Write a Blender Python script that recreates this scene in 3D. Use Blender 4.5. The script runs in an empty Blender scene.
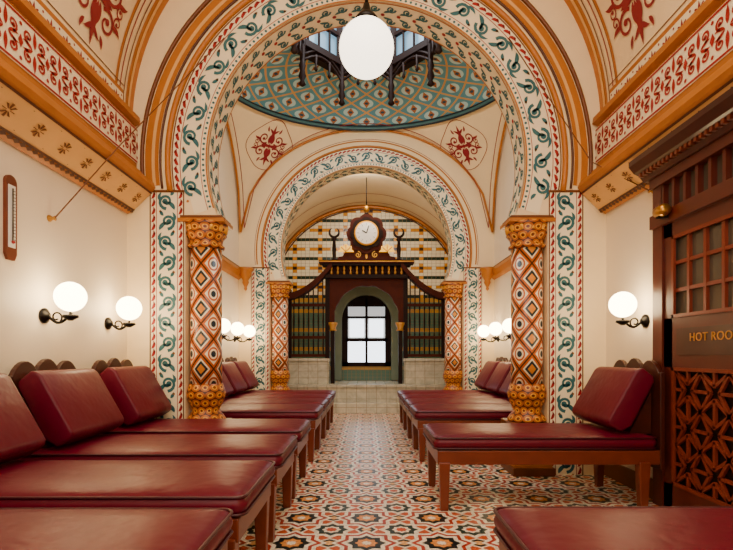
import bpy, bmesh, math, random
from math import sin, cos, pi, sqrt, atan2, radians, asin, acos
from mathutils import Vector, Matrix
random.seed(3)
SC = bpy.context.scene
COL = SC.collection

# ------------------------------------------------------------ colour / material helpers
def lin(c):
    r = []
    for x in c:
        x /= 255.0
        r.append(x/12.92 if x <= .04045 else ((x+.055)/1.055)**2.4)
    return tuple(r)+(1.0,)

def newmat(name):
    m = bpy.data.materials.new(name); m.use_nodes = True
    return m, m.node_tree, m.node_tree.nodes['Principled BSDF']

def mat(name, c, rough=.6, metal=0, var=.12, vs=6, bump=0, bs=60, coat=0, spec=.5):
    m, nt, b = newmat(name)
    c = lin(c)
    tc = nt.nodes.new('ShaderNodeTexCoord')
    n = nt.nodes.new('ShaderNodeTexNoise'); n.inputs['Scale'].default_value = vs
    n.inputs['Detail'].default_value = 3
    nt.links.new(tc.outputs['Object'], n.inputs['Vector'])
    mx = nt.nodes.new('ShaderNodeMix'); mx.data_type = 'RGBA'
    mx.inputs[6].default_value = tuple(x*(1-var) for x in c[:3])+(1,)
    mx.inputs[7].default_value = tuple(min(1, x*(1+var)) for x in c[:3])+(1,)
    nt.links.new(n.outputs['Fac'], mx.inputs[0])
    nt.links.new(mx.outputs[2], b.inputs['Base Color'])
    b.inputs['Roughness'].default_value = rough
    b.inputs['Metallic'].default_value = metal
    b.inputs['Specular IOR Level'].default_value = spec
    b.inputs['Coat Weight'].default_value = coat
    b.inputs['Coat Roughness'].default_value = .15
    if bump:
        n2 = nt.nodes.new('ShaderNodeTexNoise'); n2.inputs['Scale'].default_value = bs
        nt.links.new(tc.outputs['Object'], n2.inputs['Vector'])
        bp = nt.nodes.new('ShaderNodeBump'); bp.inputs['Strength'].default_value = bump
        bp.inputs['Distance'].default_value = .02
        nt.links.new(n2.outputs['Fac'], bp.inputs['Height'])
        nt.links.new(bp.outputs['Normal'], b.inputs['Normal'])
    return m

def emis(name, c, s, base=(240, 240, 235)):
    m, nt, b = newmat(name)
    b.inputs['Base Color'].default_value = lin(base)
    b.inputs['Emission Color'].default_value = lin(c)
    b.inputs['Emission Strength'].default_value = s
    b.inputs['Roughness'].default_value = .3
    return m

class E:
    def __init__(s, nt, sock): s.nt = nt; s.k = sock
    def op(s, o, *a):
        n = s.nt.nodes.new('ShaderNodeMath'); n.operation = o
        for i, x in enumerate((s,)+a):
            if isinstance(x, E): s.nt.links.new(x.k, n.inputs[i])
            else: n.inputs[i].default_value = x
        return E(s.nt, n.outputs[0])
    def __add__(s, o): return s.op('ADD', o)
    def __sub__(s, o): return s.op('SUBTRACT', o)
    def __mul__(s, o): return s.op('MULTIPLY', o)
    def __truediv__(s, o): return s.op('DIVIDE', o)
    def frac(s): return s.op('FRACT')
    def abs(s): return s.op('ABSOLUTE')
    def floor(s): return s.op('FLOOR')
    def mn(s, o): return s.op('MINIMUM', o)
    def mx(s, o): return s.op('MAXIMUM', o)
    def lt(s, o): return s.op('LESS_THAN', o)
    def gt(s, o): return s.op('GREATER_THAN', o)

def coords(nt, kind='Object'):
    tc = nt.nodes.new('ShaderNodeTexCoord'); sp = nt.nodes.new('ShaderNodeSeparateXYZ')
    nt.links.new(tc.outputs[kind], sp.inputs[0])
    return [E(nt, sp.outputs[i]) for i in range(3)], tc

def layer(nt, base, masks):
    cur = None; curc = lin(base)
    for fac, c in masks:
        mx = nt.nodes.new('ShaderNodeMix'); mx.data_type = 'RGBA'
        nt.links.new(fac.k, mx.inputs[0])
        if cur is None: mx.inputs[6].default_value = curc
        else: nt.links.new(cur, mx.inputs[6])
        mx.inputs[7].default_value = lin(c)
        cur = mx.outputs[2]
    return cur

def vary(nt, tc, col, scale, lo, hi, kind='vor'):
    if kind == 'vor':
        v = nt.nodes.new('ShaderNodeTexVoronoi'); v.inputs['Scale'].default_value = scale
        nt.links.new(tc.outputs['Object'], v.inputs['Vector'])
        sp = nt.nodes.new('ShaderNodeSeparateColor'); nt.links.new(v.outputs['Color'], sp.inputs[0]); f = sp.outputs[0]
    else:
        v = nt.nodes.new('ShaderNodeTexNoise'); v.inputs['Scale'].default_value = scale
        nt.links.new(tc.outputs['Object'], v.inputs['Vector']); f = v.outputs['Fac']
    mr = nt.nodes.new('ShaderNodeMapRange'); mr.inputs[3].default_value = lo; mr.inputs[4].default_value = hi
    nt.links.new(f, mr.inputs[0])
    mx = nt.nodes.new('ShaderNodeMix'); mx.data_type = 'RGBA'; mx.blend_type = 'MULTIPLY'; mx.inputs[0].default_value = 1
    nt.links.new(col, mx.inputs[6]); nt.links.new(mr.outputs[0], mx.inputs[7])
    return mx.outputs[2]

# ------------------------------------------------------------ palette
CREAM = mat('cream_plaster', (250, 226, 180), .55, var=.05, bump=.05)
WALLC = mat('wall_plaster', (248, 234, 208), .45, var=.05, vs=2, bump=.08, bs=14)
IVORY = mat('ivory_paint', (255, 240, 204), .5, var=.04)
OCHRE = mat('ochre_paint', (184, 110, 22), .4, var=.18)
OCHD = mat('ochre_dark', (108, 56, 12), .4, var=.2)
TAN = mat('tan_paint', (230, 180, 110), .5, var=.1)
RED = mat('red_paint', (162, 8, 20), .5, var=.15)
CRIM = mat('crimson_paint', (138, 6, 30), .5, var=.15)
TEAL = mat('teal_paint', (44, 104, 114), .5, var=.2)
NAVY = mat('navy_paint', (20, 32, 44), .4, var=.2)
BROWN = mat('brown_line', (84, 40, 14), .4, var=.2)
WOOD = mat('dark_mahogany', (64, 21, 9), .35, var=.35, vs=9, coat=.15)
WOODM = mat('bed_mahogany', (112, 44, 16), .35, var=.3, vs=9, coat=.2)
DOORW = mat('door_mahogany', (86, 26, 10), .4, var=.3, vs=8, coat=.1)
DOORL = mat('door_fretwork', (120, 42, 16), .45, var=.25, vs=8)
SCRW = mat('screen_mahogany', (70, 24, 10), .65, var=.3, vs=8, spec=.15)
BLACKW = mat('ebonised_wood', (32, 15, 9), .6, var=.3, spec=.15)
LEATH = mat('burgundy_leather', (98, 0, 32), .40, var=.12, vs=4, bump=.3, bs=9, coat=0, spec=.32)
PIPE = mat('leather_piping', (62, 1, 18), .4)
IRON = mat('black_iron', (18, 14, 13), .35, metal=.6)
BRASS = mat('brass', (190, 140, 60), .3, metal=.9)
GOLD = mat('gold_leaf', (230, 166, 40), .45, metal=.2)
GILT = mat('dull_gilt', (200, 138, 50), .5, metal=.1)
GLOBE = emis('opal_globe', (255, 222, 168), 22)
GLOBE2 = emis('opal_globe_large', (255, 240, 215), 4)
DAY = emis('daylight_glass', (225, 235, 245), 4.5)
DAYD = emis('frosted_glass', (190, 200, 205), .9)
SKYG = emis('lantern_glass', (130, 175, 200), 1.0, (90, 110, 125))
GLASSD = mat('dark_glass', (80, 72, 60), .12, var=.3, spec=.8)
LITG = emis('amber_glass', (255, 180, 30), 1.3, (220, 160, 40))
GREYM = mat('sage_stone', (118, 134, 116), .5)
DGREEN = mat('rim_green', (64, 104, 106), .5)
WHITE = mat('enamel_white', (250, 246, 236), .4)

def m_floor():
    m, nt, b = newmat('mosaic_floor')
    (x, y, z), tc = coords(nt)
    s = .46
    u = ((x/s)+.5).frac()-.5; v = (y/s).frac()-.5
    a = u.abs(); c = v.abs()
    d = a.mx(c).mn((a+c)*.7071)
    a2 = a*-1+.5; c2 = c*-1+.5
    d2 = a2.mx(c2).mn((a2+c2)*.7071)
    e1 = a2*1.0+c*1.6; e2 = c2*1.0+a*1.6
    e = e1.mn(e2)
    col = layer(nt, (250, 240, 216), [
        (d.gt(.345)*d2.gt(.235)*e.gt(.275), (206, 88, 34)),
        (e.lt(.215), (14, 22, 22)),
        (e.lt(.12), (238, 180, 110)),
        (d.lt(.335), (250, 240, 216)),
        (d.lt(.29), (178, 52, 22)),
        (d.lt(.242), (250, 240, 216)),
        (d.lt(.185), (14, 28, 26)),
        (d.lt(.112), (230, 150, 70)),
        (d.lt(.05), (250, 240, 216)),
        (d2.lt(.22), (250, 240, 216)),
        (d2.lt(.17), (22, 50, 44)),
        (d2.lt(.10), (250, 240, 216)),
        (d2.lt(.06), (206, 78, 32)),
    ])
    col2 = vary(nt, tc, col, 80, .7, 1.1)
    nt.links.new(col2, b.inputs['Base Color'])
    b.inputs['Roughness'].default_value = .36
    b.inputs['Specular IOR Level'].default_value = .3
    return m
FLOOR = m_floor()

def m_column():
    m, nt, b = newmat('painted_column')
    (x, y, z), tc = coords(nt)
    ang = y.op('ARCTAN2', x)*(8/(2*pi)) + 4.0
    v = z/.145
    u = ang
    p = (u+v)*.5; q = (u-v)*.5+20.0
    pu = p.frac()-.5; qv = q.frac()-.5
    A = pu.abs(); B = qv.abs()
    par = ((p.floor()+q.floor())*.5).frac().gt(.25)
    d = A.mx(B)
    dd = (A*A+B*B).op('SQRT')
    col = layer(nt, (206, 104, 22), [
        (d.lt(.36), (254, 242, 212)),
        (dd.lt(.33), (206, 98, 20)),
        (dd.lt(.24), (254, 238, 206)),
        (dd.lt(.15), (22, 44, 58)),
        (par*d.lt(.36), (254, 242, 212)),
        (par*d.lt(.28), (28, 50, 60)),
        (par*d.lt(.17), (230, 146, 50)),
        (d.gt(.46), (64, 34, 20)),
    ])
    nt.links.new(vary(nt, tc, col, 30, .9, 1.05, 'n'), b.inputs['Base Color'])
    b.inputs['Roughness'].default_value = .3
    return m
COLM = m_column()

def m_capital():
    m, nt, b = newmat('gilded_capital')
    (x, y, z), tc = coords(nt)
    ang = y.op('ARCTAN2', x)*(12/(2*pi)) + 6.0
    v = z/.075
    u = (ang+v.floor()*.5).frac()-.5; w = v.frac()-.5
    d = (u*u+w*w).op('SQRT')
    col = layer(nt, (180, 96, 14), [(d.gt(.5), (80, 34, 8)), (d.lt(.3), (226, 160, 40)), (d.lt(.17), (104, 40, 10))])
    nt.links.new(col, b.inputs['Base Color']); b.inputs['Roughness'].default_value = .35
    return m
CAPM = m_capital()

def m_dome():
    m, nt, b = newmat('dome_painting')
    (u, v, _), tc = coords(nt, 'UV')
    U = u*48.0; V = v*7.0
    p = (U+V)*.5+10.0; q = (U-V)*.5+20.0
    a = (p.frac()-.5); c = (q.frac()-.5)
    d = a.abs().mx(c.abs()); r = (a*a+c*c).op('SQRT')
    leaf = ((a+c).abs()*1.0+(a-c).abs()*.45)
    col = layer(nt, (84, 146, 160), [
        (d.gt(.45), (208, 156, 80)),
        (r.lt(.32), (182, 212, 206)),
        (leaf.lt(.22), (172, 100, 38)),
        (r.lt(.09), (24, 62, 80)),
    ])
    nt.links.new(vary(nt, tc, col, 3, .85, 1.05, 'n'), b.inputs['Base Color'])
    b.inputs['Roughness'].default_value = .6
    return m
DOMEM = m_dome()

def m_tile():
    m, nt, b = newmat('glazed_wall_tiles')
    (x, y, z), tc = coords(nt)
    tw, th = .1, .075
    ix = ((x+50.05)/tw).floor(); iz = ((z+50.0)/th).floor()
    fx = ((x+50.05)/tw).frac(); fz = ((z+50.0)/th).frac()
    a = ((ix/6.0).frac()*6.0-3.0).abs()
    c = (((iz+2.0)/6.0).frac()*6.0-3.0).abs()
    d = a+c
    grout = (fx-.5).abs().mx((fz-.5).abs()).gt(.47)
    low = z.lt(2.5)
    b1 = ((z+.1)/.45).frac().lt(.2)
    col = layer(nt, (254, 244, 212), [
        (c.gt(2.5), (20, 52, 40)),
        (c.gt(2.5)*a.lt(.5), (224, 154, 30)),
        (c.lt(.5)*a.lt(2.5), (222, 150, 30)),
        (c.gt(.5)*c.lt(1.5)*a.lt(.5), (222, 150, 30)),
        (c.lt(.5)*a.lt(.5), (60, 30, 14)),
        (low, (86, 124, 104)),
        (low*b1, (200, 150, 60)),
        (low*z.gt(2.4), (200, 150, 60)),
        (grout, (150, 126, 86)),
    ])
    nt.links.new(col, b.inputs['Base Color']); b.inputs['Roughness'].default_value = .2
    return m
TILE = m_tile()

def m_marble():
    m, nt, b = newmat('veined_marble')
    (x, y, z), tc = coords(nt)
    n = nt.nodes.new('ShaderNodeTexNoise'); n.inputs['Scale'].default_value = 5; n.inputs['Detail'].default_value = 6
    n.inputs['Distortion'].default_value = 1.5
    nt.links.new(tc.outputs['Object'], n.inputs['Vector'])
    mx = nt.nodes.new('ShaderNodeMix'); mx.data_type = 'RGBA'
    mx.inputs[6].default_value = lin((130, 130, 112)); mx.inputs[7].default_value = lin((236, 226, 202))
    nt.links.new(n.outputs['Fac'], mx.inputs[0])
    g = (((x+50.0)/.2).frac()-.5).abs().gt(.475).mx((((z+.02)/.14).frac()-.5).abs().gt(.47))
    m2 = nt.nodes.new('ShaderNodeMix'); m2.data_type = 'RGBA'
    nt.links.new(g.k, m2.inputs[0]); nt.links.new(mx.outputs[2], m2.inputs[6]); m2.inputs[7].default_value = lin((150, 136, 114))
    nt.links.new(m2.outputs[2], b.inputs['Base Color']); b.inputs['Roughness'].default_value = .2
    return m
MARBLE = m_marble()

# ------------------------------------------------------------ mesh builder
class M:
    def __init__(s): s.v = []; s.f = []; s.mi = []; s.sm = []; s.mats = []; s.uv = []
    def idx(s, m):
        if m not in s.mats: s.mats.append(m)
        return s.mats.index(m)
    def add(s, vs, fs, m, smooth=False, uvs=None):
        o = len(s.v); s.v += [tuple(p) for p in vs]; k = s.idx(m)
        for i, f in enumerate(fs):
            s.f.append(tuple(o+j for j in f)); s.mi.append(k); s.sm.append(smooth)
            s.uv.append([uvs[j] for j in f] if uvs else None)
    def box(s, c, sz, m, R=None):
        vs = []
        for dx in (-.5, .5):
            for dy in (-.5, .5):
                for dz in (-.5, .5):
                    p = Vector((dx*sz[0], dy*sz[1], dz*sz[2]))
                    if R: p = R @ p
                    vs.append(p+Vector(c))
        s.add(vs, [(0, 1, 3, 2), (4, 6, 7, 5), (0, 4, 5, 1), (2, 3, 7, 6), (0, 2, 6, 4), (1, 5, 7, 3)], m)
    def b2(s, lo, hi, m):
        s.box([(a+b)/2 for a, b in zip(lo, hi)], [abs(b-a) for a, b in zip(lo, hi)], m)
    def beam(s, p0, p1, w, h, m, up=(0, 0, 1)):
        p0 = Vector(p0); p1 = Vector(p1); d = (p1-p0); L = d.length; d.normalize()
        u = Vector(up); sd = d.cross(u)
        if sd.length < 1e-4: sd = d.cross(Vector((1, 0, 0)))
        sd.normalize(); u = sd.cross(d)
        R = Matrix((d, sd, u)).transposed()
        s.box((p0+p1)/2, (L, w, h), m, R)
    def lathe(s, prof, c, m, seg=24, smooth=True, axis='z', ph=0):
        vs = []; fs = []
        for r, h in prof:
            for i in range(seg):
                a = 2*pi*i/seg+ph
                if axis == 'z': p = (c[0]+r*cos(a), c[1]+r*sin(a), c[2]+h)
                elif axis == 'y': p = (c[0]+r*cos(a), c[1]+h, c[2]+r*sin(a))
                else: p = (c[0]+h, c[1]+r*cos(a), c[2]+r*sin(a))
                vs.append(p)
        n = len(prof)
        for j in range(n-1):
            for i in range(seg):
                k = (i+1) % seg
                fs.append((j*seg+i, j*seg+k, (j+1)*seg+k, (j+1)*seg+i))
        fs.append(tuple(range(seg-1, -1, -1))); fs.append(tuple((n-1)*seg+i for i in range(seg)))
        s.add(vs, fs, m, smooth)
    def sphere(s, c, r, m, seg=24, rings=14, sc=(1, 1, 1)):
        prof = [(max(1e-4, r*sin(pi*i/rings)), -r*cos(pi*i/rings)*sc[2]) for i in range(rings+1)]
        s.lathe(prof, c, m, seg)
    def tube(s, pts, r, m, seg=8, closed=False):
        pts = [Vector(p) for p in pts]; n = len(pts)
        rr = r if isinstance(r, (list, tuple)) else [r]*n
        vs = []; fs = []
        t0 = (pts[1]-pts[0]).normalized()
        nn = t0.cross(Vector((0, 0, 1)))
        if nn.length < .1: nn = t0.cross(Vector((1, 0, 0)))
        nn.normalize()
        for i in range(n):
            if closed: t = pts[(i+1) % n]-pts[i-1]
            else: t = pts[min(i+1, n-1)]-pts[max(i-1, 0)]
            t.normalize(); nn = (nn-t*nn.dot(t)).normalized(); bb = t.cross(nn)
            for k in range(seg):
                a = 2*pi*k/seg
                vs.append(pts[i]+(nn*cos(a)+bb*sin(a))*rr[i])
        for i in range(n if closed else n-1):
            j = (i+1) % n
            for k in range(seg):
                l = (k+1) % seg
                fs.append((i*seg+k, i*seg+l, j*seg+l, j*seg+k))
        if not closed:
            fs.append(tuple(range(seg))); fs.append(tuple((n-1)*seg+k for k in range(seg)))
        s.add(vs, fs, m, True)
    def prism(s, poly, fn, m, smooth=False):
        n = len(poly)
        vs = [fn(u, v, 0) for u, v in poly]+[fn(u, v, 1) for u, v in poly]
        fs = [tuple(range(n)), tuple(range(2*n-1, n-1, -1))]
        for i in range(n):
            j = (i+1) % n; fs.append((i, j, n+j, n+i))
        s.add(vs, fs, m, smooth)
    def grid(s, fn, nu, nv, m, smooth=True):
        vs = []; uv = []; fs = []
        for j in range(nv+1):
            for i in range(nu+1):
                vs.append(fn(i/nu, j/nv)); uv.append((i/nu, j/nv))
        for j in range(nv):
            for i in range(nu):
                a = j*(nu+1)+i; fs.append((a, a+1, a+nu+2, a+nu+1))
        s.add(vs, fs, m, smooth, uv)
    def strip(s, mp, u0, u1, v0, v1, m, n=40):
        s.grid(lambda a, b: mp(u0+(u1-u0)*a, v0+(v1-v0)*b), n, 1, m, False)
    def ribbon(s, pts, w, mp, m):
        n = len(pts); vs = []; fs = []
        for i in range(n):
            a = pts[max(i-1, 0)]; b = pts[min(i+1, n-1)]
            dx, dy = b[0]-a[0], b[1]-a[1]; L = sqrt(dx*dx+dy*dy) or 1
            nx, ny = -dy/L, dx/L; ww = (w(i/(n-1)) if callable(w) else w)/2
            vs.append(mp(pts[i][0]+nx*ww, pts[i][1]+ny*ww)); vs.append(mp(pts[i][0]-nx*ww, pts[i][1]-ny*ww))
        for i in range(n-1): fs.append((2*i, 2*i+1, 2*i+3, 2*i+2))
        s.add(vs, fs, m)
    def fan(s, poly, mp, m, c=None):
        if c is None: c = (sum(p[0] for p in poly)/len(poly), sum(p[1] for p in poly)/len(poly))
        vs = [mp(*c)]+[mp(*p) for p in poly]; n = len(poly)
        s.add(vs, [(0, i+1, (i+1) % n+1) for i in range(n)], m)
    def disc(s, c, r, mp, m, n=8):
        s.fan([(c[0]+r*cos(2*pi*i/n), c[1]+r*sin(2*pi*i/n)) for i in range(n)], mp, m, c)
    def leaf(s, p, ang, L, W, mp, m, curl=0.0, n=7):
        pts = []; x, y = p; a = ang
        for i in range(n+1):
            pts.append((x, y)); x += cos(a)*L/n; y += sin(a)*L/n; a += curl/n
        s.ribbon(pts, lambda t: W*max(.03, sin(pi*min(1, t**.8))), mp, m)
    def spiral(s, c, r0, r1, a0, turns, w0, w1, mp, m, n=18):
        pts = []
        for i in range(n+1):
            t = i/n; r = r0+(r1-r0)*t; a = a0+turns*2*pi*t
            pts.append((c[0]+r*cos(a), c[1]+r*sin(a)))
        s.ribbon(pts, lambda t: w0+(w1-w0)*t, mp, m)
        s.disc(pts[-1], w0*.9, mp, m)
    def obj(s, name, parent=None, loc=(0, 0, 0), bevel=0, seg=2, recalc=True):
        me = bpy.data.meshes.new(name)
        me.from_pydata(s.v, [], s.f)
        for m in s.mats: me.materials.append(m)
        for i, p in enumerate(me.polygons):
            p.material_index = s.mi[i]; p.use_smooth = s.sm[i]
        if any(s.uv):
            ul = me.uv_layers.new(name='UVMap')
            for i, p in enumerate(me.polygons):
                if s.uv[i]:
                    for k, li in enumerate(p.loop_indices): ul.data[li].uv = s.uv[i][k]
        if recalc:
            bm = bmesh.new(); bm.from_mesh(me); bmesh.ops.recalc_face_normals(bm, faces=bm.faces); bm.to_mesh(me); bm.free()
        o = bpy.data.objects.new(name, me); COL.objects.link(o); o.location = loc
        if parent: o.parent = parent
        if bevel:
            b = o.modifiers.new('bevel', 'BEVEL'); b.width = bevel; b.segments = seg; b.limit_method = 'ANGLE'; b.angle_limit = radians(40)
        return o

def empty(name, loc=(0, 0, 0), rz=0):
    e = bpy.data.objects.new(name, None); COL.objects.link(e); e.location = loc; e.rotation_euler = (0, 0, rz)
    e.empty_display_size = .1
    return e
def dup(e, name, loc, rz=0):
    n = empty(name, loc, rz)
    for c in e.children:
        k = c.copy(); COL.objects.link(k); k.parent = n
    return n

# ------------------------------------------------------------ dimensions
HW = 2.3; YA = 4.69; TH = .34; YB = 8.80; YE = 11.6; YR = -2.4
ZC = 3.02; RI = 1.53; RO = 1.87; ZS = 2.49; XJ = 1.74
VR = 2.25; VZ = 3.35
DC = (YA+TH+YB)/2; DH = (YB-YA-TH)/2
ZD = 5.2

f = M(); f.b2((-HW-.1, YR-.1, -.1), (HW+.1, YE+.1, 0), FLOOR); floor = f.obj('floor')
for sx, nm in ((-1, 'wall_left'), (1, 'wall_right')):
    w = M(); w.b2((sx*HW, YR-.1, 0), (sx*(HW+.15), YE+.1, 5.2), WALLC); wall = w.obj(nm)
w = M(); w.b2((-HW, YR-.15, 0), (HW, YR, 5.7), WALLC); w.obj('wall_rear')

def arch_wall(name, y0, top):
    poly = [(-HW, 0), (-XJ, 0), (-XJ, ZS)]
    ae = acos((ZS-ZC)/RI)
    for i in range(65):
        a = -ae+2*ae*i/64
        poly.append((RI*sin(a), ZC+RI*cos(a)))
    poly += [(XJ, ZS), (XJ, 0), (HW, 0), (HW, top), (-HW, top)]
    m = M(); m.prism(poly, lambda u, v, t: (u, y0+TH*t, v), CREAM)
    return m.obj(name)
AW1 = arch_wall('wall_front', YA, 5.62)
AW2 = arch_wall('wall_middle', YB, 5.25)

# ------------------------------------------------------------ motifs
def scroll_cell(b, mp, s0, W, v0, Hh, flip, m=TEAL, m2=OCHRE):
    k = 1 if flip else -1
    cx = s0+W*.5; c = (cx, v0+k*Hh*.04)
    b.spiral(c, Hh*.40, Hh*.07, k*pi*1.0, -k*1.25, Hh*.17, Hh*.09, mp, m)
    b.leaf((cx-W*.42, v0-k*Hh*.40), k*.3, W*.62, Hh*.22, mp, m, curl=k*1.2)
    b.leaf((cx+W*.30, v0-k*Hh*.18), -k*.9, W*.34, Hh*.18, mp, m, curl=k*1.0)
    b.leaf((cx+W*.05, v0+k*Hh*.42), k*.1, W*.45, Hh*.16, mp, m, curl=-k*.9)
    b.disc((s0, v0+k*Hh*.36), Hh*.07, mp, m2)

def red_border(b, mp, u0, u1, v, w, m=RED, step=.075):
    n = max(2, round((u1-u0)/step)); st = (u1-u0)/n
    for i in range(n):
        u = u0+i*st
        b.leaf((u+st*.05, v-w*.45), .9, st*1.15, w*.62, mp, m, curl=-1.6, n=5)
        b.leaf((u+st*.5, v+w*.42), -.5, st*.5, w*.35, mp, m, n=4)

def dots(b, mp, u0, u1, v, r, step, m):
    n = max(1, round((u1-u0)/step)); st = (u1-u0)/n
    for i in range(n): b.disc((u0+(i+.5)*st, v), r, mp, m, 6)

def ringmap(Rm, y, off=.004):
    return lambda s, v: ((Rm+v)*sin(s/Rm), y-off, ZC+(Rm+v)*cos(s/Rm))

def arch_decor(name, y, parent, outer=True):
    b = M()
    Rm = (RI+RO)/2; hb = (RO-RI)/2
    mp = ringmap(Rm, y, .003); hi = ringmap(Rm, y, .006)
    L = radians(107.5)*Rm; Lo = radians(99.3)*Rm
    b.strip(mp, -L, L, -hb+.001, .03, IVORY, 96)
    b.strip(mp, -Lo, Lo, .03, hb, IVORY, 96)
    b.strip(hi, -Lo, Lo, hb-.012, hb, OCHD, 96)
    b.strip(hi, -L, L, -hb, -hb+.014, OCHRE, 96)
    b.strip(hi, -Lo, Lo, hb-.085, hb-.078, RED, 96)
    b.strip(hi, -L, L, -hb+.060, -hb+.066, RED, 96)
    red_border(b, hi, -Lo, Lo, hb-.045, .05)
    dots(b, hi, -L, L, -hb+.037, .014, .055, TEAL)
    n = 25; Ls = radians(103)*Rm; W = 2*Ls/n
    for i in range(n): scroll_cell(b, hi, -Ls+i*W, W, -.008, .185, i % 2 == 0)
    for sx in (-1, 1):
        xc = sx*1.913; hw = .168
        pm = lambda s, v: (xc+v, y-.003, s); ph = lambda s, v: (xc+v, y-.006, s)
        zt = 2.72
        b.strip(pm, 0, zt, -hw, hw, IVORY, 2)
        b.strip(lambda s, v: (xc+s, y-.007, zt+v), -hw, hw, -.012, .012, OCHD, 2)
        for k in (-1, 1):
            b.strip(ph, 0, zt, k*(hw-.008)-.006, k*(hw-.008)+.006, OCHD, 2)
            b.strip(ph, 0, zt, k*(hw-.068)-.003, k*(hw-.068)+.003, RED, 2)
            red_border(b, ph, 0, zt, k*(hw-.038), .045)
        n = 14; W = zt/n
        for i in range(n): scroll_cell(b, ph, i*W, W, 0, .18, i % 2 == 0)
    hy = TH/2
    sm = lambda s, v: ((RI-.004)*sin(s/RI), y+hy+v, ZC+(RI-.004)*cos(s/RI))
    sh = lambda s, v: ((RI-.008)*sin(s/RI), y+hy+v, ZC+(RI-.008)*cos(s/RI))
    L = radians(109)*RI
    b.strip(sm, -L, L, -hy+.004, hy-.004, IVORY, 96)
    for v in (-hy+.014, hy-.014): b.strip(sh, -L, L, v-.008, v+.008, OCHRE, 96)
    n = 36; W = 2*L/n
    for i in range(n):
        s0 = -L+(i+.5)*W
        for k in (-1, 1):
            b.spiral((s0, k*.085), .048, .012, 0, 1.2, .022, .012, sh, TEAL, 12)
            b.leaf((s0-W*.45, k*.03), k*.6, W*.6, .03, sh, TEAL, curl=-k)
        b.disc((s0+W/2, 0), .022, sh, RED, 6)
    if outer:
        def arcs(R, a, nseg=80): return [(R*sin(-a+2*a*i/nseg), y-.01, ZC+R*cos(-a+2*a*i/nseg)) for i in range(nseg+1)]
        b.tube(arcs(1.905, radians(99)), .028, OCHRE)
        b.tube(arcs(1.975, radians(98)), .012, BROWN)
        Lo = radians(97)*2.06
        b.strip(ringmap(2.06, y, .004), -Lo, Lo, -.065, .065, OCHRE, 80)
        b.strip(ringmap(2.06, y, .007), -Lo, Lo, -.03, .0, TAN, 80)
        b.tube(arcs(2.15, radians(96)), .02, OCHD)
    else:
        def arcs(R, a, nseg=80): return [(R*sin(-a+2*a*i/nseg), y-.008, ZC+R*cos(-a+2*a*i/nseg)) for i in range(nseg+1)]
        b.tube(arcs(1.885, radians(99)), .018, OCHRE)
        b.strip(ringmap(1.98, y, .003), -radians(97)*1.98, radians(97)*1.98, -.012, .012, OCHRE, 80)
        b.strip(ringmap(1.98, y, .003), -radians(97)*1.98, radians(97)*1.98, .03, .038, CRIM, 80)
    return b.obj(name, parent, recalc=False)
arch_decor('painted_arch_ornament', YA, AW1, True)
arch_decor('painted_arch_ornament_b', YB, AW2, False)

def medallion(b, mp, S, m):
    for kx in (-1, 1):
        for ky in (-1, 1):
            b.spiral((kx*S*.42, ky*S*.36), S*.30, S*.06, atan2(-ky, -kx), kx*ky*1.2, S*.085, S*.045, mp, m, 20)
            b.leaf((kx*S*.06, ky*S*.1), atan2(ky*.9, kx*.35), S*.55, S*.14, mp, m, curl=kx*ky*.9)
            b.leaf((kx*S*.62, ky*S*.3), atan2(-ky*.4, kx), S*.38, S*.12, mp, m, curl=kx*ky*1.2)
            b.leaf((kx*S*.3, ky*S*.7), atan2(ky*.6, kx*.6), S*.3, S*.1, mp, m, curl=kx*ky*.9)
            b.leaf((kx*S*.03, ky*S*.62), atan2(ky, kx*.6), S*.36, S*.11, mp, m, curl=-kx*ky*.8)
            b.spiral((kx*S*.78, ky*S*.12), S*.16, S*.04, pi/2*ky, kx*ky*1.1, S*.05, S*.03, mp, m, 14)
        b.leaf((0, 0), 0 if kx > 0 else pi, S*.5, S*.17, mp, m)
    for ky in (-1, 1): b.leaf((0, ky*S*.1), ky*pi/2, S*1.0, S*.2, mp, m)
    b.disc((0, 0), S*.1, mp, m)

# ------------------------------------------------------------ front room vault
v = M()
v.grid(lambda a, b: (VR*cos(pi*a), YR+(YA-YR)*b, VZ+VR*sin(pi*a)), 64, 1, CREAM)
v.grid(lambda a, b: ((VR+.06)*cos(pi*a), YR+(YA-YR)*b, VZ+(VR+.06)*sin(pi*a)), 64, 1, CREAM)
ceil = v.obj('ceiling')
b = M()
def vm(off=.004): return lambda s, t: ((VR-off)*cos(t/VR), s, VZ+(VR-off)*sin(t/VR))
Lv = pi*VR
def vstrip(y0, y1, m, off=.004, t0=0, t1=Lv):
    g = vm(off); b.grid(lambda a, c: g(y0+(y1-y0)*c, t0+(t1-t0)*a), 64, 1, m, False)
vstrip(4.54, 4.69, OCHRE); vstrip(4.58, 4.615, TAN, .008); vstrip(4.49, 4.505, OCHD, .006); vstrip(4.42, 4.435, CRIM)
vstrip(4.34, 4.37, OCHRE); vstrip(4.37, 4.38, OCHD)
for yy in (2.3, 0.2):
    vstrip(yy, yy+.12, OCHRE); vstrip(yy-.1, yy-.09, CRIM)
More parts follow.
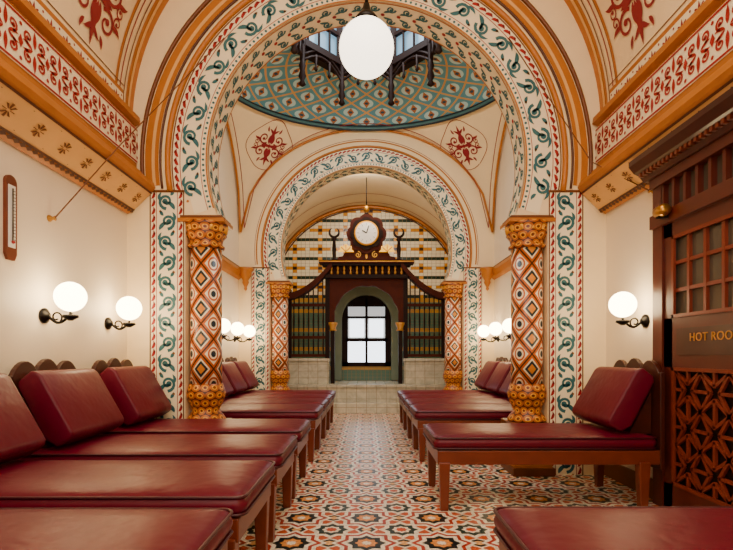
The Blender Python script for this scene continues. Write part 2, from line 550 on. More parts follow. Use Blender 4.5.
for side in (0, 1):
    def sm(s, t, side=side, off=.005):
        tt = t if side == 0 else Lv-t
        return vm(off)(s, tt)
    sh = lambda s, t, side=side: sm(s, t, side, .009)
    for (t0, t1, m_) in ((0.0, .04, OCHRE), (.04, .20, IVORY), (.20, .235, OCHRE), (.27, .28, OCHD)):
        b.grid(lambda a, c: sm(YR+(4.49-YR)*a, t0+(t1-t0)*c), 1, 3, m_, False)
    n = 38; W = (4.46-YR)/n
    for i in range(n):
        s0 = YR+(i+.5)*W
        b.leaf((s0, .055), pi/2, .13, .034, sh, CRIM)
        for k in (-1, 1):
            b.spiral((s0+k*.045, .12), .032, .01, pi/2, k*1.1, .013, .008, sh, CRIM, 9)
        b.disc((s0+W/2, .065), .010, sh, CRIM, 6); b.disc((s0+W/2, .175), .010, sh, CRIM, 6)
    for ym in (3.92, 3.05, 1.5):
        tm = .70
        mm = lambda u, w_, ym=ym: sh(ym+u, tm+w_)
        medallion(b, mm, .37, CRIM)
b.obj('painted_vault_ornament', ceil, recalc=False)

# cornices
for sx, nm in ((-1, 'trim_cornice_left'), (1, 'trim_cornice_right')):
    c = M()
    prof = [(2.3, 2.54), (2.285, 2.50), (2.25, 2.52), (2.04, 2.72), (2.02, 2.75), (2.04, 2.80), (2.12, 2.84), (2.15, 2.90), (2.2, 2.94), (2.21, 3.34), (2.16, 3.36), (2.17, 3.42), (2.24, 3.44), (2.3, 3.44)]
    c.prism(prof, lambda u, w_, t: (sx*u, YR+(YA-.012-YR)*t, w_), OCHRE)
    def cm(s, t, off=.004):
        x = 2.25+(2.04-2.25)*t; z = 2.52+.20*t
        return (sx*(x-off*.7), s, z-off*.7)
    c.grid(lambda a, q: cm(YR+(YA-.013-YR)*a, .1+.8*q), 1, 1, TAN, False)
    ch = lambda s, t: cm(s, t, .009)
    for t in (.1, .9): c.grid(lambda a, q: ch(YR+(YA-.013-YR)*a, t-.03+.06*q), 1, 1, BROWN, False)
    n = 26; W = (YA-YR)/n
    for i in range(n):
        s0 = YR+(i+.5)*W
        for k in range(8):
            a = k*pi/4
            p0 = (s0+.012*cos(a), .5+.04*sin(a)); p1 = (s0+.05*cos(a), .5+.17*sin(a))
            c.ribbon([p0, ((p0[0]+p1[0])/2, (p0[1]+p1[1])/2), p1], lambda t: .010+.012*t, ch, OCHD)
        for k in (.2, .8): c.disc((s0+W/2, k), .008, ch, OCHD, 5)
    n = 120; W = (YA-YR)/n
    for i in range(n):
        c.fan([(YR+i*W, .02), (YR+i*W+W*.5, .1), (YR+i*W+W, .02), (YR+i*W+W*.5, -.04)], ch, BROWN)
    lm = lambda s, t, off=.004: (sx*(2.2-off), s, 2.95+t)
    c.grid(lambda a, q: lm(YR+(YA-.013-YR)*a, .03+.33*q), 1, 1, IVORY, False)
    lh = lambda s, t: lm(s, t, .008)
    for t in (.045, .345): c.grid(lambda a, q: lh(YR+(YA-.013-YR)*a, t-.008+.016*q), 1, 1, RED, False)
    n = 27; W = (YA-.02-YR)/n
    for i in range(n):
        s0 = YR+(i+.5)*W; zc = .195
        for ky in (-1, 1):
            c.leaf((s0, zc+ky*.02), ky*pi/2, .12, .035, lh, RED)
            for kx in (-1, 1):
                c.spiral((s0+kx*.062, zc+ky*.066), .042, .01, -ky*pi/2, kx*ky*1.1, .018, .012, lh, RED, 12)
                c.leaf((s0+kx*.02, zc), atan2(ky*.7, kx), .10, .024, lh, RED, curl=-kx*ky*.8)
        c.fan([(s0+W/2-.024, zc), (s0+W/2, zc+.045), (s0+W/2+.024, zc), (s0+W/2, zc-.045)], lh, RED)
        for ky in (-1, 1): c.disc((s0+W/2, zc+ky*.11), .014, lh, RED, 6)
    c.obj(nm, recalc=False)

# ------------------------------------------------------------ dome room
KX = HW/DH
def pend(th, z, off=0):
    rho = sqrt(2)*DH; z0 = ZD-DH
    r = sqrt(max(0, rho*rho-(z-z0)**2))-off
    return (r*cos(th)*KX, DC+r*sin(th), z)
def zb(th):
    rb = DH/max(abs(cos(th)), abs(sin(th))); z0 = ZD-DH
    return z0+sqrt(max(0, 2*DH*DH-rb*rb))
dome = M()
def domef(a, t, off=.006):
    th = 2*pi*a; ph = t*pi/2
    rx = 1.1+(HW-1.1)*cos(ph)-off; ry = 1.1+(DH-1.1)*cos(ph)-off
    return (rx*cos(th), DC+ry*sin(th), ZD+.62*sin(ph))
dome.grid(domef, 96, 16, DOMEM)
dm = dome.obj('dome')
p = M()
for q in range(4):
    p.grid(lambda a, c_: pend(pi/2*q-pi/4+pi/2*a, zb(pi/2*q-pi/4+pi/2*a)*(1-c_)+ZD*c_, .008), 48, 12, CREAM)
p.obj('pendentives', dm)
b = M()
for q in range(4):
    th0 = pi/2*q
    pts = []
    for i in range(41):
        th = th0-pi/4+pi/2*i/40+.0001
        x, y, z = pend(th, zb(th), .045); pts.append((x, y, z))
    b.tube(pts, .02, OCHRE, 6)
    b.tube([(x*.96, DC+(y-DC)*.96, z+.06) for x, y, z in pts], .007, CRIM, 5)
for th in (radians(50), radians(130), radians(230), radians(310)):
    mp = lambda u, w_, th=th: pend(th+(-u)/2.3, 4.82+w_*.9, .018)
    medallion(b, mp, .29, CRIM)
    ring = [(.37*cos(2*pi*i/40)*(1+.06*cos(8*pi*i/40)), .37*sin(2*pi*i/40)*(1+.06*cos(8*pi*i/40))) for i in range(41)]
    b.ribbon(ring, .010, mp, CRIM)
b.obj('painted_pendentive_ornament', dm, recalc=False)
b = M()
for off, dz, r, m_ in ((.05, 0, .035, DGREEN), (.07, -.035, .015, NAVY), (.05, .05, .014, NAVY)):
    b.tube([((HW-off)*cos(2*pi*i/96), DC+(DH-off)*sin(2*pi*i/96), ZD+dz) for i in range(96)], r, m_, 8, True)
b.obj('dome_rim_moulding', dm)
# lantern
L = M()
R8 = 1.14
ZL = 5.80
def oc(k, r=R8): a = pi/8+k*pi/4; return (r*cos(a), DC+r*sin(a))
for k in range(8):
    x0, y0 = oc(k); x1, y1 = oc(k+1)
    L.beam((x0, y0, ZL), (x1, y1, ZL), .12, .14, BLACKW)
    L.beam((x0, y0, 6.35), (x1, y1, 6.35), .06, .06, BLACKW)
    L.beam((x0, y0, 7.0), (x1, y1, 7.0), .12, .14, BLACKW)
    L.beam((x0, y0, ZL-.06), (x0, y0, 7.05), .1, .1, BLACKW)
    for t in (.25, .5, .75):
        xm, ym = x0+(x1-x0)*t, y0+(y1-y0)*t
        L.beam((xm, ym, ZL), (xm, ym, 7.0), .035, .035, BLACKW)
    a0, c0 = oc(k, R8+.05); a1, c1 = oc(k+1, R8+.05)
    L.add([(a0, c0, ZL), (a1, c1, ZL), (a1, c1, 7.05), (a0, c0, 7.05)], [(0, 1, 2, 3)], SKYG)
    L.add([(a0, c0, 7.05), (a1, c1, 7.05), (0, DC, 7.7)], [(0, 1, 2)], BLACKW)
    xi, yi = oc(k, 1.04)
    L.lathe([(.02, 0), (.055, .03), (.03, .09), (.06, .15), (.035, .24), (.055, .31), (.035, .37), (.05, .65), (.055, .72)], (xi, yi, 5.17), BLACKW, 10)
    for t in (.33, .67):
        xm = xi+(oc(k+1, 1.04)[0]-xi)*t; ym = yi+(oc(k+1, 1.04)[1]-yi)*t
        L.lathe([(.012, 0), (.03, .03), (.015, .08), (.025, .25)], (xm, ym, 5.50), BLACKW, 8)
    L.beam((xi, yi, 5.85), (oc(k+1, 1.04)[0], oc(k+1, 1.04)[1], 5.85), .06, .1, BLACKW)
    n = 9
    for dz in (0, .08):
        pts = []
        for i in range(n+1):
            t = i/n
            pts.append((xi+(oc(k+1, 1.04)[0]-xi)*t, yi+(oc(k+1, 1.04)[1]-yi)*t, 5.56+dz+.2*sin(pi*t)))
        L.tube(pts, .02, BLACKW, 6)
L.obj('roof_lantern', dm, recalc=False)

for sx, nm in ((-1, 'trim_string_left'), (1, 'trim_string_right')):
    c = M()
    c.prism([(2.3, 2.50), (2.25, 2.54), (2.2, 2.62), (2.22, 2.68), (2.3, 2.69)], lambda u, w_, t: (sx*u, YA+TH+(YB-YA-TH)*t, w_), OCHRE)
    c.prism([(2.3, 2.72), (2.285, 2.72), (2.285, 2.745), (2.3, 2.745)], lambda u, w_, t: (sx*u, YA+TH+(YB-YA-TH)*t, w_), OCHD)
    for yy in (YB-.15, YA+TH+.15):
        c.lathe([(.01, 0), (.03, .03), (.02, .06), (.06, .14), (.05, .18), (.11, .28), (.11, .33), (.14, .36), (.14, .40)], (sx*2.14, yy, 2.29), OCHRE, 12)
    c.obj(nm)

# columns
def column(name, x, y):
    c = M()
    c.lathe([(.155, 0), (.152, .3), (.15, 1.33)], (0, 0, 0), COLM, 32)
    o = c.obj('shaft')
    cp = M()
    cp.lathe([(.15, 0), (.175, .01), (.18, .03), (.155, .05), (.165, .10), (.2, .14), (.185, .17), (.205, .22), (.215, .25)], (0, 0, 0), CAPM, 32)
    cap = cp.obj('capital')
    ab = M(); ab.b2((-.22, -.165, .24), (.22, .165, .275), OCHRE); ab.b2((-.20, -.155, .275), (.20, .155, .302), OCHD)
    for k in range(12):
        a = 2*pi*k/12
        ab.lathe([(.005, 0), (.022, .02), (.03, .06), (.012, .08)], (.19*cos(a), .17*sin(a), .155), GOLD, 8)
    ao = ab.obj('abacus')
    bs = M()
    bs.lathe([(.18, 0), (.19, .02), (.165, .06), (.13, .1), (.15, .16), (.18, .22), (.19, .28), (.17, .34), (.16, .37)], (0, 0, 0), CAPM, 32)
    base = bs.obj('base')
    pl = M(); pl.b2((-.18, -.2, 0), (.18, .2, .46), OCHRE); pl.b2((-.2, -.22, 0), (.2, .22, .08), OCHD); pl.b2((-.2, -.22, .44), (.2, .22, .5), OCHD)
    plo = pl.obj('plinth', bevel=.008)
    e = empty(name, (x, y, 0))
    for ob, z in ((o, .87), (cap, 2.187), (ao, 2.187), (base, .50), (plo, 0)):
        ob.parent = e; ob.location = (0, 0, z)
    return e
cols = column('column', -1.585, YA+.14)
for i, (x, y) in enumerate(((1.585, YA+.14), (-1.585, YB+.14), (1.585, YB+.14))): dup(cols, 'column', (x, y, 0))

# ------------------------------------------------------------ alcove
a = M()
a.grid(lambda u, w_: (2.1*cos(pi*u)*1.09, YB+TH+(YE-YB-TH)*w_, 2.6+2.1*sin(pi*u)), 48, 1, CREAM)
al = a.obj('ceiling_alcove')
w = M(); w.b2((-HW, YE, 0), (-.56, YE+.1, 4.8), TILE); w.b2((.56, YE, 0), (HW, YE+.1, 4.8), TILE)
w.b2((-.56, YE, 2.5), (.56, YE+.1, 4.8), TILE); w.b2((-.56, YE, 0), (.56, YE+.1, .9), TILE)
wb = w.obj('wall_back')
b = M()
def lr(R, y): return [(R*1.09*cos(pi*i/48), y, 2.6+R*sin(pi*i/48)) for i in range(49)]
b.tube(lr(2.06, YE-.02), .04, OCHRE); b.tube(lr(2.0, YE-.01), .015, BROWN)
am = lambda s, t: (2.09*1.09*cos(s/2.1), YE-.3+t, 2.6+2.09*sin(s/2.1))
for t in (0, .22, -.6): b.strip(am, 0, pi*2.1, t, t+.03, OCHRE, 48)
b.obj('lunette_moulding', wb)
wn = M()
wn.b2((-.56, YE+.06, .9), (.56, YE+.07, 1.5), DAY)
wn.b2((-.56, YE+.06, 1.5), (.56, YE+.07, 2.5), DAYD)
for x0, x1, z0, z1 in ((-.58, -.44, .88, 2.55), (.44, .58, .88, 2.55), (-.58, .58, .88, .98), (-.58, .58, 2.30, 2.55), (-.03, .03, .9, 2.5), (-.5, .5, 1.47, 1.55), (-.5, .5, 2.02, 2.07)):
    wn.b2((x0, YE-.03, z0), (x1, YE+.05, z1), BLACKW)
for sx in (-1, 1): wn.b2((sx*.06, YE+.04, 1.58), (sx*.40, YE+.055, 2.0), DAY)
win = wn.obj('window_1', bevel=.004)
sr = M()
ring = []
for i in range(25):
    t = pi-pi*i/24; ring.append((.82*cos(t), 2.0+.82*sin(t)))
ri = [(.58*cos(pi*i/24), 1.98+.58*sin(pi*i/24)) for i in range(25)]
sr.prism([(-.82, .56)]+ring+[(.82, .56), (.58, .56)]+ri+[(-.58, .56)], lambda u, w_, t: (u, YE-.12+.115*t, w_), GREYM)
sr.obj('trim_window_surround', bevel=.01)

pf = M(); pf.b2((-2.28, 9.9, 0), (2.28, YE-.13, .52), MARBLE); pf.b2((-2.28, 9.86, .49), (2.28, YE-.13, .55), MARBLE)
pf.b2((-.7, 9.6, 0), (.7, 9.86, .2), MARBLE); pfo = pf.obj('marble_platform', bevel=.01)

# timber screen
s = M(); YS = 10.28
for sx in (-1, 1):
    for x in (.82, 1.62):
        zt = 2.95 if x < 1 else 2.40
        s.b2((sx*x-.045, YS-.045, 1.08), (sx*x+.045, YS+.045, zt), BLACKW)
        s.lathe([(.06, 0), (.03, .04), (.05, .1), (.01, .2)], (sx*x, YS, zt), BLACKW, 12)
    for z in (1.14, 1.52, 2.20): s.b2((sx*.8, YS-.035, z-.03), (sx*1.64, YS+.035, z+.03), SCRW)
    for i in range(7):
        x = .91+i*.103
        s.lathe([(.012, 0), (.019, .06), (.010, .1), (.020, .33), (.010, .56), (.019, .62), (.012, .68)], (sx*x, YS, 1.52), BLACKW, 8)
        s.lathe([(.012, 0), (.018, .18), (.012, .37)], (sx*x, YS, 1.16), BLACKW, 8)
    n = 14; top = []; bot = []
    for i in range(n+1):
        t = i/n; x = .72+1.0*t; z = 2.30+.68*(1-t)**1.9
        top.append((x, z+.13)); bot.append((x, z))
    s.prism(top+bot[::-1], lambda u, w_, t: (sx*u, YS-.14+.28*t, w_), SCRW)
    for i in range(1, 10):
        t = i/10; x = .72+1.0*t; z = 2.30+.68*(1-t)**1.9
        s.b2((sx*x-.012, YS-.015, 2.20), (sx*x+.012, YS+.015, z+.02), BLACKW)
    poly = [(0, 2.78), (.78, 2.78), (.78, 1.75)]
    for i in range(13):
        a = -.25+(pi/2+.25)*i/12
        r = .66+.025*abs(sin(a*6))
        poly.append((r*cos(a), 1.93+r*sin(a)))
    s.prism(poly, lambda u, w_, t: (sx*u, YS-.03+.06*t, w_), SCRW)
    s.b2((sx*.67, YS-.05, .551), (sx*.75, YS+.05, 1.8), BLACKW)
    s.lathe([(.09, 0), (.06, .05), (.1, .14), (.1, .17)], (sx*.71, YS, 1.66), GILT, 12)
s.b2((-.86, YS-.12, 2.75), (.86, YS+.12, 2.83), BLACKW)
for i in range(25):
    x = -.8+i*1.6/24
    s.lathe([(.018, 0), (.026, .05), (.012, .09), (.026, .13), (.016, .18)], (x, YS-.06, 2.83), GILT if i % 2 else BLACKW, 8)
s.b2((-.8, YS-.0, 2.83), (.8, YS+.05, 3.01), SCRW)
s.b2((-.92, YS-.13, 3.01), (.92, YS+.13, 3.06), BLACKW)
s.b2((-.99, YS-.16, 3.06), (.99, YS+.16, 3.12), SCRW)
s.b2((-.985, YS-.165, 3.085), (.985, YS-.16, 3.10), GOLD)
poly = [(-.62, 3.12), (-.6, 3.2), (-.5, 3.22), (-.44, 3.32), (-.36, 3.36), (-.33, 3.5), (.33, 3.5), (.36, 3.36), (.44, 3.32), (.5, 3.22), (.6, 3.2), (.62, 3.12)]
s.prism(poly, lambda u, w_, t: (u, YS-.05+.1*t, w_), SCRW)
scm = lambda u, w_: (u, YS-.056, w_)
for kx in (-1, 1):
    s.spiral((kx*.18, 3.25), .07, .015, pi/2, kx*1.3, .02, .012, scm, GOLD, 16)
s.leaf((0, 3.16), pi/2, .14, .05, scm, GOLD)
for sx in (-1, 1):
    s.lathe([(.06, 0), (.07, .03), (.035, .07), (.045, .25), (.03, .42), (.06, .46), (.03, .5)], (sx*.68, YS, 3.12), BLACKW, 12)
    pts = []
    for i in range(21):
        a = radians(-240+300*i/20)
        pts.append((sx*.68+.1*cos(a), YS, 3.73+.1*sin(a)))
    s.tube(pts, [.008+.02*sin(pi*i/20) for i in range(21)], BLACKW, 8)
    fanp = [(0, 0)]+[(.15*(1+.12*cos(8*t))*cos(t), .15*(1+.12*cos(8*t))*sin(t)) for t in [pi*i/16 for i in range(17)]]
    s.prism(fanp, lambda u, w_, t: (sx*.43+u, YS-.10+.03*t, 3.30+w_), LITG)
    for t in (.25, .5, .75): s.beam((sx*.43, YS-.11, 3.30), (sx*.43+.14*cos(pi*t), YS-.11, 3.30+.14*sin(pi*t)), .01, .01, BLACKW)
scr = s.obj('wooden_screen', recalc=False)
for sx in (-1, 1):
    q = M(); q.b2((sx*.78, 10.05, .551), (sx*1.62, 10.5, 1.02), MARBLE); q.b2((sx*.76, 10.02, 1.02), (sx*1.65, 10.53, 1.08), MARBLE)
    q.obj('pedestal', scr, bevel=.01)
c = M(); ZK = 3.68
lob = []
for i in range(96):
    t = 2*pi*i/96; r = .37+.05*abs(cos(4*t)); lob.append((r*cos(t), ZK+r*sin(t)))
c.prism(lob, lambda u, w_, t: (u, YS-.09+.12*t, w_), SCRW)
lob2 = [(u*.82, ZK+(w_-ZK)*.82) for u, w_ in lob]
c.prism(lob2, lambda u, w_, t: (u, YS-.12+.05*t, w_), BLACKW)
c.lathe([(.225, -.15), (.255, -.15), (.255, -.1), (.225, -.1)], (0, YS, ZK), GOLD, 40, axis='y')
c.lathe([(.222, -.156), (.222, -.12)], (0, YS, ZK), WHITE, 40, False, axis='y')
for i in range(12):
    t = 2*pi*i/12
    c.beam((.155*sin(t), YS-.158, ZK+.155*cos(t)), (.2*sin(t), YS-.158, ZK+.2*cos(t)), .004, .016, IRON, up=(0, 1, 0))
c.beam((0, YS-.162, ZK), (.05, YS-.162, ZK+.15), .02, .006, IRON, up=(0, 1, 0))
c.beam((0, YS-.162, ZK), (-.09, YS-.162, ZK+.05), .024, .006, IRON, up=(0, 1, 0))
c.lathe([(.02, 0), (.07, .03), (.03, .08), (.05, .13), (.015, .18), (.012, .3), (.001, .4)], (0, YS-.03, ZK+.38), BLACKW, 12)
c.obj('clock', scr)

# ------------------------------------------------------------ daybeds
def make_bed():
    L = 1.70; hw = .34
    f = M()
    for sy in (-1, 1):
        f.b2((0.03, sy*hw-.02, .34), (L, sy*hw+.02, .445), WOODM)
        for x in (.08, 1.55):
            vs = []
            for z, w in ((0, .028), (.36, .04)):
                for dx, dy in ((-1, -1), (1, -1), (1, 1), (-1, 1)): vs.append((x+dx*w, sy*(hw-.0)+dy*w, z))
            f.add(vs, [(0, 3, 2, 1), (4, 5, 6, 7), (0, 1, 5, 4), (1, 2, 6, 5), (2, 3, 7, 6), (3, 0, 4, 7)], WOODM)
    for x in (.05, L-.03): f.b2((x-.02, -hw, .34), (x+.02, hw, .445), WOODM)
    f.b2((.07, -hw+.02, .42), (L-.04, hw-.02, .445), WOOD)
    fr = f.obj('frame', bevel=.006)
    h = M()
    poly = [(-hw-.03, .3), (-hw-.03, 1.02)]
    n = 24
    for i in range(n+1):
        t = i/n; y = -hw+2*hw*t
        z = 1.02+.075*abs(sin(pi*3*t))**.8+.03*sin(pi*t)
        poly.append((y, z))
    poly += [(hw+.03, 1.02), (hw+.03, .3)]
    h.prism(poly, lambda u, w_, t: (L-.035+.035*t, u, w_), WOOD)
    hd = h.obj('headboard', bevel=.005)
    m = M()
    def soft(x0, x1, y0, y1, z0, z1, crown):
        vs = []; fs = []
        rr = .045
        rings = [(rr, z0), (.012, z0+.012), (0, z0+rr), (0, z1-rr), (.013, z1-.013), (rr, z1)]
        def outline(ins):
            pts = []
            hx = (x1-x0)/2-ins; hy = (y1-y0)/2-ins; cr = max(.015, .05-ins*.5)
            for cx, cy, a0 in ((hx-cr, hy-cr, 0), (-hx+cr, hy-cr, 90), (-hx+cr, -hy+cr, 180), (hx-cr, -hy+cr, 270)):
                for k in range(7):
                    a = radians(a0+15*k); pts.append(((x0+x1)/2+cx+cr*cos(a), (y0+y1)/2+cy+cr*sin(a)))
            return pts
        for ins, z in rings:
            for q_ in outline(ins): vs.append((q_[0], q_[1], z))
        K = 28; R = len(rings)
        for j in range(R-1):
            for i in range(K):
                k = (i+1) % K; fs.append((j*K+i, j*K+k, (j+1)*K+k, (j+1)*K+i))
        o = outline(rings[-1][0]); cx, cy = (x0+x1)/2, (y0+y1)/2
        prev = (R-1)*K
        for f_, dz in ((.85, .010), (.6, .016), (.3, .018)):
            st = len(vs)
            for q_ in o:
                ins = (1-f_)*(y1-y0)/2
                hx = (x1-x0)/2; fx = (hx-ins)/hx
                vs.append((cx+(q_[0]-cx)*fx, cy+(q_[1]-cy)*f_, z1+dz*crown))
            for i in range(K):
                k = (i+1) % K; fs.append((prev+i, prev+k, st+k, st+i))
            prev = st
        fs.append(tuple(prev+i for i in range(K))); fs.append(tuple(range(K-1, -1, -1)))
        m.add(vs, fs, LEATH, True)
        o1 = outline(.004)
        m.tube([(x, y, z1-.014) for x, y in o1], .007, PIPE, 6, True)
        m.tube([(x, y, z0+.014) for x, y in o1], .007, PIPE, 6, True)
    soft(0, L-.04, -hw-.025, hw+.025, .446, .55, 1)
    mt = m.obj('mattress')
    c = M()
    prof = [(1.40, .575), (1.31, .63), (1.30, .67), (1.50, 1.02), (1.535, 1.05), (1.57, 1.05), (1.645, .99), (1.65, .95), (1.48, .62)]
    c.prism(prof, lambda u, w_, t: (u, -.33+.66*t, w_), LEATH)
    cu = c.obj('head_cushion', bevel=.032, seg=4)
    for pl in cu.data.polygons: pl.use_smooth = True
    w = M()
    w.prism([(1.49, .556), (1.655, .556), (1.655, .88)], lambda u, w_, t: (u, -.27+.54*t, w_), WOOD)
    wo = w.obj('cushion_wedge')
    e = empty('daybed')
    for o in (fr, hd, mt, cu, wo): o.parent = e
    return e
bed = make_bed()
bed.location = (.50, 1.6, 0)
dup(bed, 'daybed', (.495, 3.96, 0))
XF = .52
for y in (5.62, 6.4, 7.18, 7.96): dup(bed, 'daybed', (XF, y, 0))
for y in (1.58, 2.46, 3.36, 4.26, 5.62, 6.4, 7.18, 7.96): dup(bed, 'daybed', (-XF, y, 0), pi)

# ------------------------------------------------------------ sconces
def make_sconce(LG):
    s = M()
    s.lathe([(.055, 0), (.055, .012), (.035, .025), (.02, .04)], (0, 0, -.09), IRON, 20, axis='x')
    pts = []
    for i in range(17):
        t = i/16; pts.append((.03+(LG-.04)*t, 0, -.09-.05*sin(pi*t)))
    pts += [(LG, 0, -.08), (LG, 0, -.06)]
    s.tube(pts, .010, IRON, 8)
    sp = []
    for i in range(22):
        a = -pi/2+2*pi*1.1*i/21; r = .045-.03*i/21
        sp.append((.09+r*cos(a), 0, -.1+r*sin(a)))
    s.tube(sp, .006, IRON, 6)
    s.lathe([(.015, -.085), (.03, -.075), (.055, -.06), (.05, -.045)], (LG, 0, -.04), IRON, 20)
    arm = s.obj('bracket')
    g = M(); g.sphere((LG, 0, .045), .105, GLOBE, 28, 16); gl = g.obj('globe_shade')
    e = empty('wall_sconce'); arm.parent = e; gl.parent = e
    return e
sc = make_sconce(.19); sc.location = (-HW+.002, 3.48, 1.52)
dup(sc, 'wall_sconce', (-HW+.002, 4.34, 1.52)); dup(sc, 'wall_sconce', (HW-.002, 4.02, 1.52), pi)
sc2 = make_sconce(.26); sc2.location = (-HW+.002, 6.95, 1.52)
for y in (7.72, 8.5): dup(sc2, 'wall_sconce', (-HW+.002, y, 1.52))
for y in (6.95, 7.72, 8.5): dup(sc2, 'wall_sconce', (HW-.002, y, 1.52), pi)

e = empty('pendant_globe_lamp', (0, 3.3, 3.22))
g = M(); g.sphere((0, 0, 0), .185, GLOBE2, 36, 20); g.obj('globe_shade', e)
g = M(); g.lathe([(.08, .17), (.085, .185), (.06, .22), (.03, .25), (.02, .3)], (0, 0, 0), IRON, 24)
g.tube([(0, 0, .28), (0, 0, VZ+VR-3.22-.01)], .012, IRON, 8)
g.lathe([(.02, 0), (.07, .05), (.09, .08)], (0, 0, VZ+VR-3.22-.09), BRASS, 20); g.obj('suspension', e)
e = empty('pendant_cord_lamp', (0, 9.75, 4.0))
g = M(); g.tube([(0, 0, .1), (0, 0, .69)], .01, IRON, 6); g.lathe([(.03, 0), (.06, .03), (.05, .1), (.02, .14)], (0, 0, 0), BRASS, 14); g.obj('cord', e)

# thermometer
t = M()
bd = [(-.05, .04), (-.05, .5)]+[(.05*cos(pi-pi*i/10), .5+.045*sin(pi*i/10)) for i in range(1, 10)]+[(.05, .5), (.05, .04), (.03, 0), (-.03, 0)]
t.prism(bd, lambda u, w_, q: (-HW+.001+.018*q, 3.14+u, 1.76+w_), WOODM)
t.b2((-HW+.018, 3.11, 1.84), (-HW+.024, 3.17, 2.24), WHITE)
t.tube([(-HW+.029, 3.14, 1.88), (-HW+.029, 3.14, 2.22)], .005, GLASSD, 8)
t.sphere((-HW+.031, 3.14, 1.875), .011, RED, 10, 8)
for i in range(16): t.b2((-HW+.024, 3.15, 1.89+i*.021), (-HW+.026, 3.166, 1.894+i*.021), NAVY)
t.obj('wall_thermometer', bevel=0)

for sx, y0 in ((-1, 3.54), (1, 3.9)):
    k = M()
    z0 = 2.14 if sx < 0 else 2.46
    k.lathe([(.025, 0), (.025, .008), (.01, .03), (.018, .045)], (sx*HW, y0, z0), BRASS, 12, axis='x') if sx < 0 else k.lathe([(.018, -.045), (.01, -.03), (.025, -.008), (.025, 0)], (sx*HW, y0, z0), BRASS, 12, axis='x')
    pts = [(sx*(HW-.04), y0, z0), (sx*1.98, y0+.40, 2.85), (sx*1.36, YA-.02, 4.18)]
    k.tube(pts, .005, OCHD, 6)
    k.obj('hook_and_cord')

# ------------------------------------------------------------ hot room door
XD = 2.24
def db(m_, y0, y1, z0, z1, x0=XD, x1=HW-.002, mt=DOORW): m_.b2((x0, y0, z0), (x1, y1, z1), mt)
d = M()
db(d, 3.68, 3.80, 0, 2.5, 2.225); db(d, 2.5, 2.64, 0, 2.5, 2.225)
db(d, 2.5, 3.80, 2.12, 2.22, 2.2)
db(d, 2.5, 3.80, 2.43, 2.52, 2.2)
for i in range(9):
    y = 2.66+i*.127; db(d, y-.014, y+.014, 2.2, 2.45, 2.225)
d.b2((2.265, 2.6, 2.2), (2.275, 3.7, 2.45), GLASSD)
d.prism([(2.298, 2.50), (2.18, 2.50), (2.14, 2.55), (2.1, 2.57), (2.06, 2.62), (2.06, 2.66), (2.298, 2.66)], lambda u, w_, t: (u, 2.42+1.42*t, w_), WOOD)
for i in range(28): d.b2((2.12, 2.46+i*.049, 2.53), (2.16, 2.485+i*.049, 2.565), WOODM)
db(d, 2.64, 2.74, .02, 2.12); db(d, 3.58, 3.68, .02, 2.12)
for z0, z1 in ((.02, .2), (1.06, 1.42), (2.02, 2.12)): db(d, 2.64, 3.68, z0, z1)
d.b2((2.275, 2.7, .1), (2.285, 3.6, 1.1), BLACKW)
d.b2((2.268, 2.7, 1.4), (2.276, 3.6, 2.05), GLASSD)
for i in range(1, 5): y = 2.74+i*.168; d.b2((2.245, y-.013, 1.42), (2.285, y+.013, 2.02), DOORL)
for z in (1.62, 1.82): d.b2((2.247, 2.74, z-.013), (2.285, 3.58, z+.013), DOORL)
d.b2((2.232, 2.8, 1.15), (2.24, 3.52, 1.34), WOOD)
for z0, z1 in ((.2, 1.06), (1.42, 2.02)):
    for za, zb_ in ((z0, z0+.025), (z1-.025, z1)): d.b2((2.232, 2.74, za), (2.25, 3.58, zb_), DOORL)
    for ya, yb in ((2.74, 2.765), (3.555, 3.58)): d.b2((2.232, ya, z0), (2.25, yb, z1), DOORL)
def seg(p, q): d.beam((2.256, p[0], p[1]), (2.256, q[0], q[1]), .022, .02, DOORL, up=(1, 0, 0))
ny, nz = 3, 3
cw, chh = .79/ny, .81/nz
for i in range(ny):
    for j in range(nz):
        y0 = 2.765+cw*(i+.5); z0 = .225+chh*(j+.5)
        hx, hz = cw/2, chh/2
        for a_, b_ in (((-hx, -hz), (-.32*hx, 0)), ((-hx, hz), (-.32*hx, 0)), ((hx, -hz), (.32*hx, 0)), ((hx, hz), (.32*hx, 0)),
                       ((-hx, -hz), (0, -.32*hz)), ((hx, -hz), (0, -.32*hz)), ((-hx, hz), (0, .32*hz)), ((hx, hz), (0, .32*hz)),
                       ((-hx, 0), (-.32*hx, 0)), ((hx, 0), (.32*hx, 0)), ((0, hz), (0, .32*hz)), ((0, -hz), (0, -.32*hz))):
            seg((y0+a_[0], z0+a_[1]), (y0+b_[0], z0+b_[1]))
door = d.obj('door_1', bevel=0)
tx = bpy.data.curves.new('lettering', 'FONT'); tx.body = 'HOT ROOM'; tx.size = .08; tx.extrude = .002; tx.align_x = 'CENTER'; tx.align_y = 'CENTER'
tx.space_character = 1.1
to = bpy.data.objects.new('lettering', tx); COL.objects.link(to); tx.materials.append(GILT); to.parent = door
to.matrix_world = Matrix(((0, 0, -1, 2.229), (-1, 0, 0, 3.14), (0, 1, 0, 1.27), (0, 0, 0, 1)))
k = M(); k.lathe([(.02, 0), (.04, .01), (.045, .03), (.04, .11), (.02, .13)], (2.15, 3.50, 2.2), BRASS, 16, axis='y')
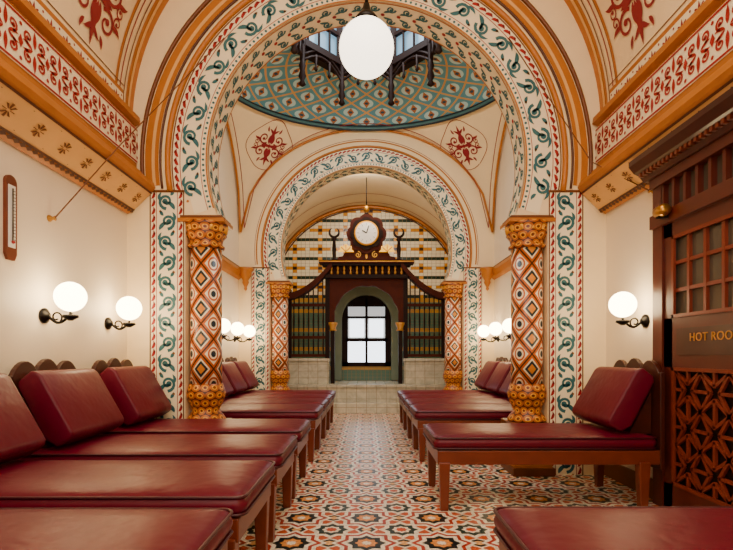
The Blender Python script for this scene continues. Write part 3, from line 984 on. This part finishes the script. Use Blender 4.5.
k.beam((2.14, 3.58, 2.22), (2.2, 3.7, 2.26), .02, .02, BRASS); k.b2((2.13, 3.56, 2.15), (2.2, 3.6, 2.2), IRON)
k.obj('door_closer', door)

for sx, nm in ((-1, 'baseboard_left'), (1, 'baseboard_right')):
    q = M()
    segs = [(YR, YA), (YA+TH, YB)] if sx < 0 else [(YR, 2.5), (3.80, YA), (YA+TH, YB)]
    for y0, y1 in segs: q.b2((sx*HW, y0, 0), (sx*(HW-.025), y1, .16), OCHD)
    q.obj(nm, bevel=.005)

# ------------------------------------------------------------ lights
def area(name, loc, target, sx, sy, p, c=(1, .88, .73)):
    l = bpy.data.lights.new(name, 'AREA'); l.shape = 'RECTANGLE'; l.size = sx; l.size_y = sy; l.energy = p; l.color = c
    o = bpy.data.objects.new(name, l); COL.objects.link(o); o.location = loc
    o.rotation_euler = (Vector(target)-Vector(loc)).to_track_quat('-Z', 'Y').to_euler()
area('fill_front_room', (0, -1.6, 2.9), (0, 4.7, 2.9), 3.2, 2.2, 100)  # added soft fill behind the camera, not a fitting of the room
area('fill_vault', (0, 1.2, 5.2), (0, 2.4, 0), 2.4, 2.0, 90)  # added overhead fill, unseen above the view
area('fill_dome_room', (0, 5.2, 5.02), (0, 8.8, 3.6), 2.6, .2, 60)  # added lamp hidden behind the front arch to brighten the dome room
area('light_lantern', (0, DC, 6.9), (0, DC, 0), 1.3, 1.3, 100, (.95, .97, 1))
area('fill_alcove', (0, 9.3, 4.64), (0, 11.6, 3.6), 1.6, .12, 40)  # added fill tucked out of sight behind the middle arch
W = bpy.data.worlds.new('World'); SC.world = W; W.use_nodes = True
W.node_tree.nodes['Background'].inputs[0].default_value = (.5, .6, .7, 1); W.node_tree.nodes['Background'].inputs[1].default_value = .3

cam = bpy.data.cameras.new('camera'); cam.lens = 24; cam.sensor_width = 36; cam.shift_y = 80/733; cam.clip_start = .05
co = bpy.data.objects.new('camera', cam); COL.objects.link(co); co.location = (0, 0, 1.15); co.rotation_euler = (pi/2, 0, 0)
SC.camera = co
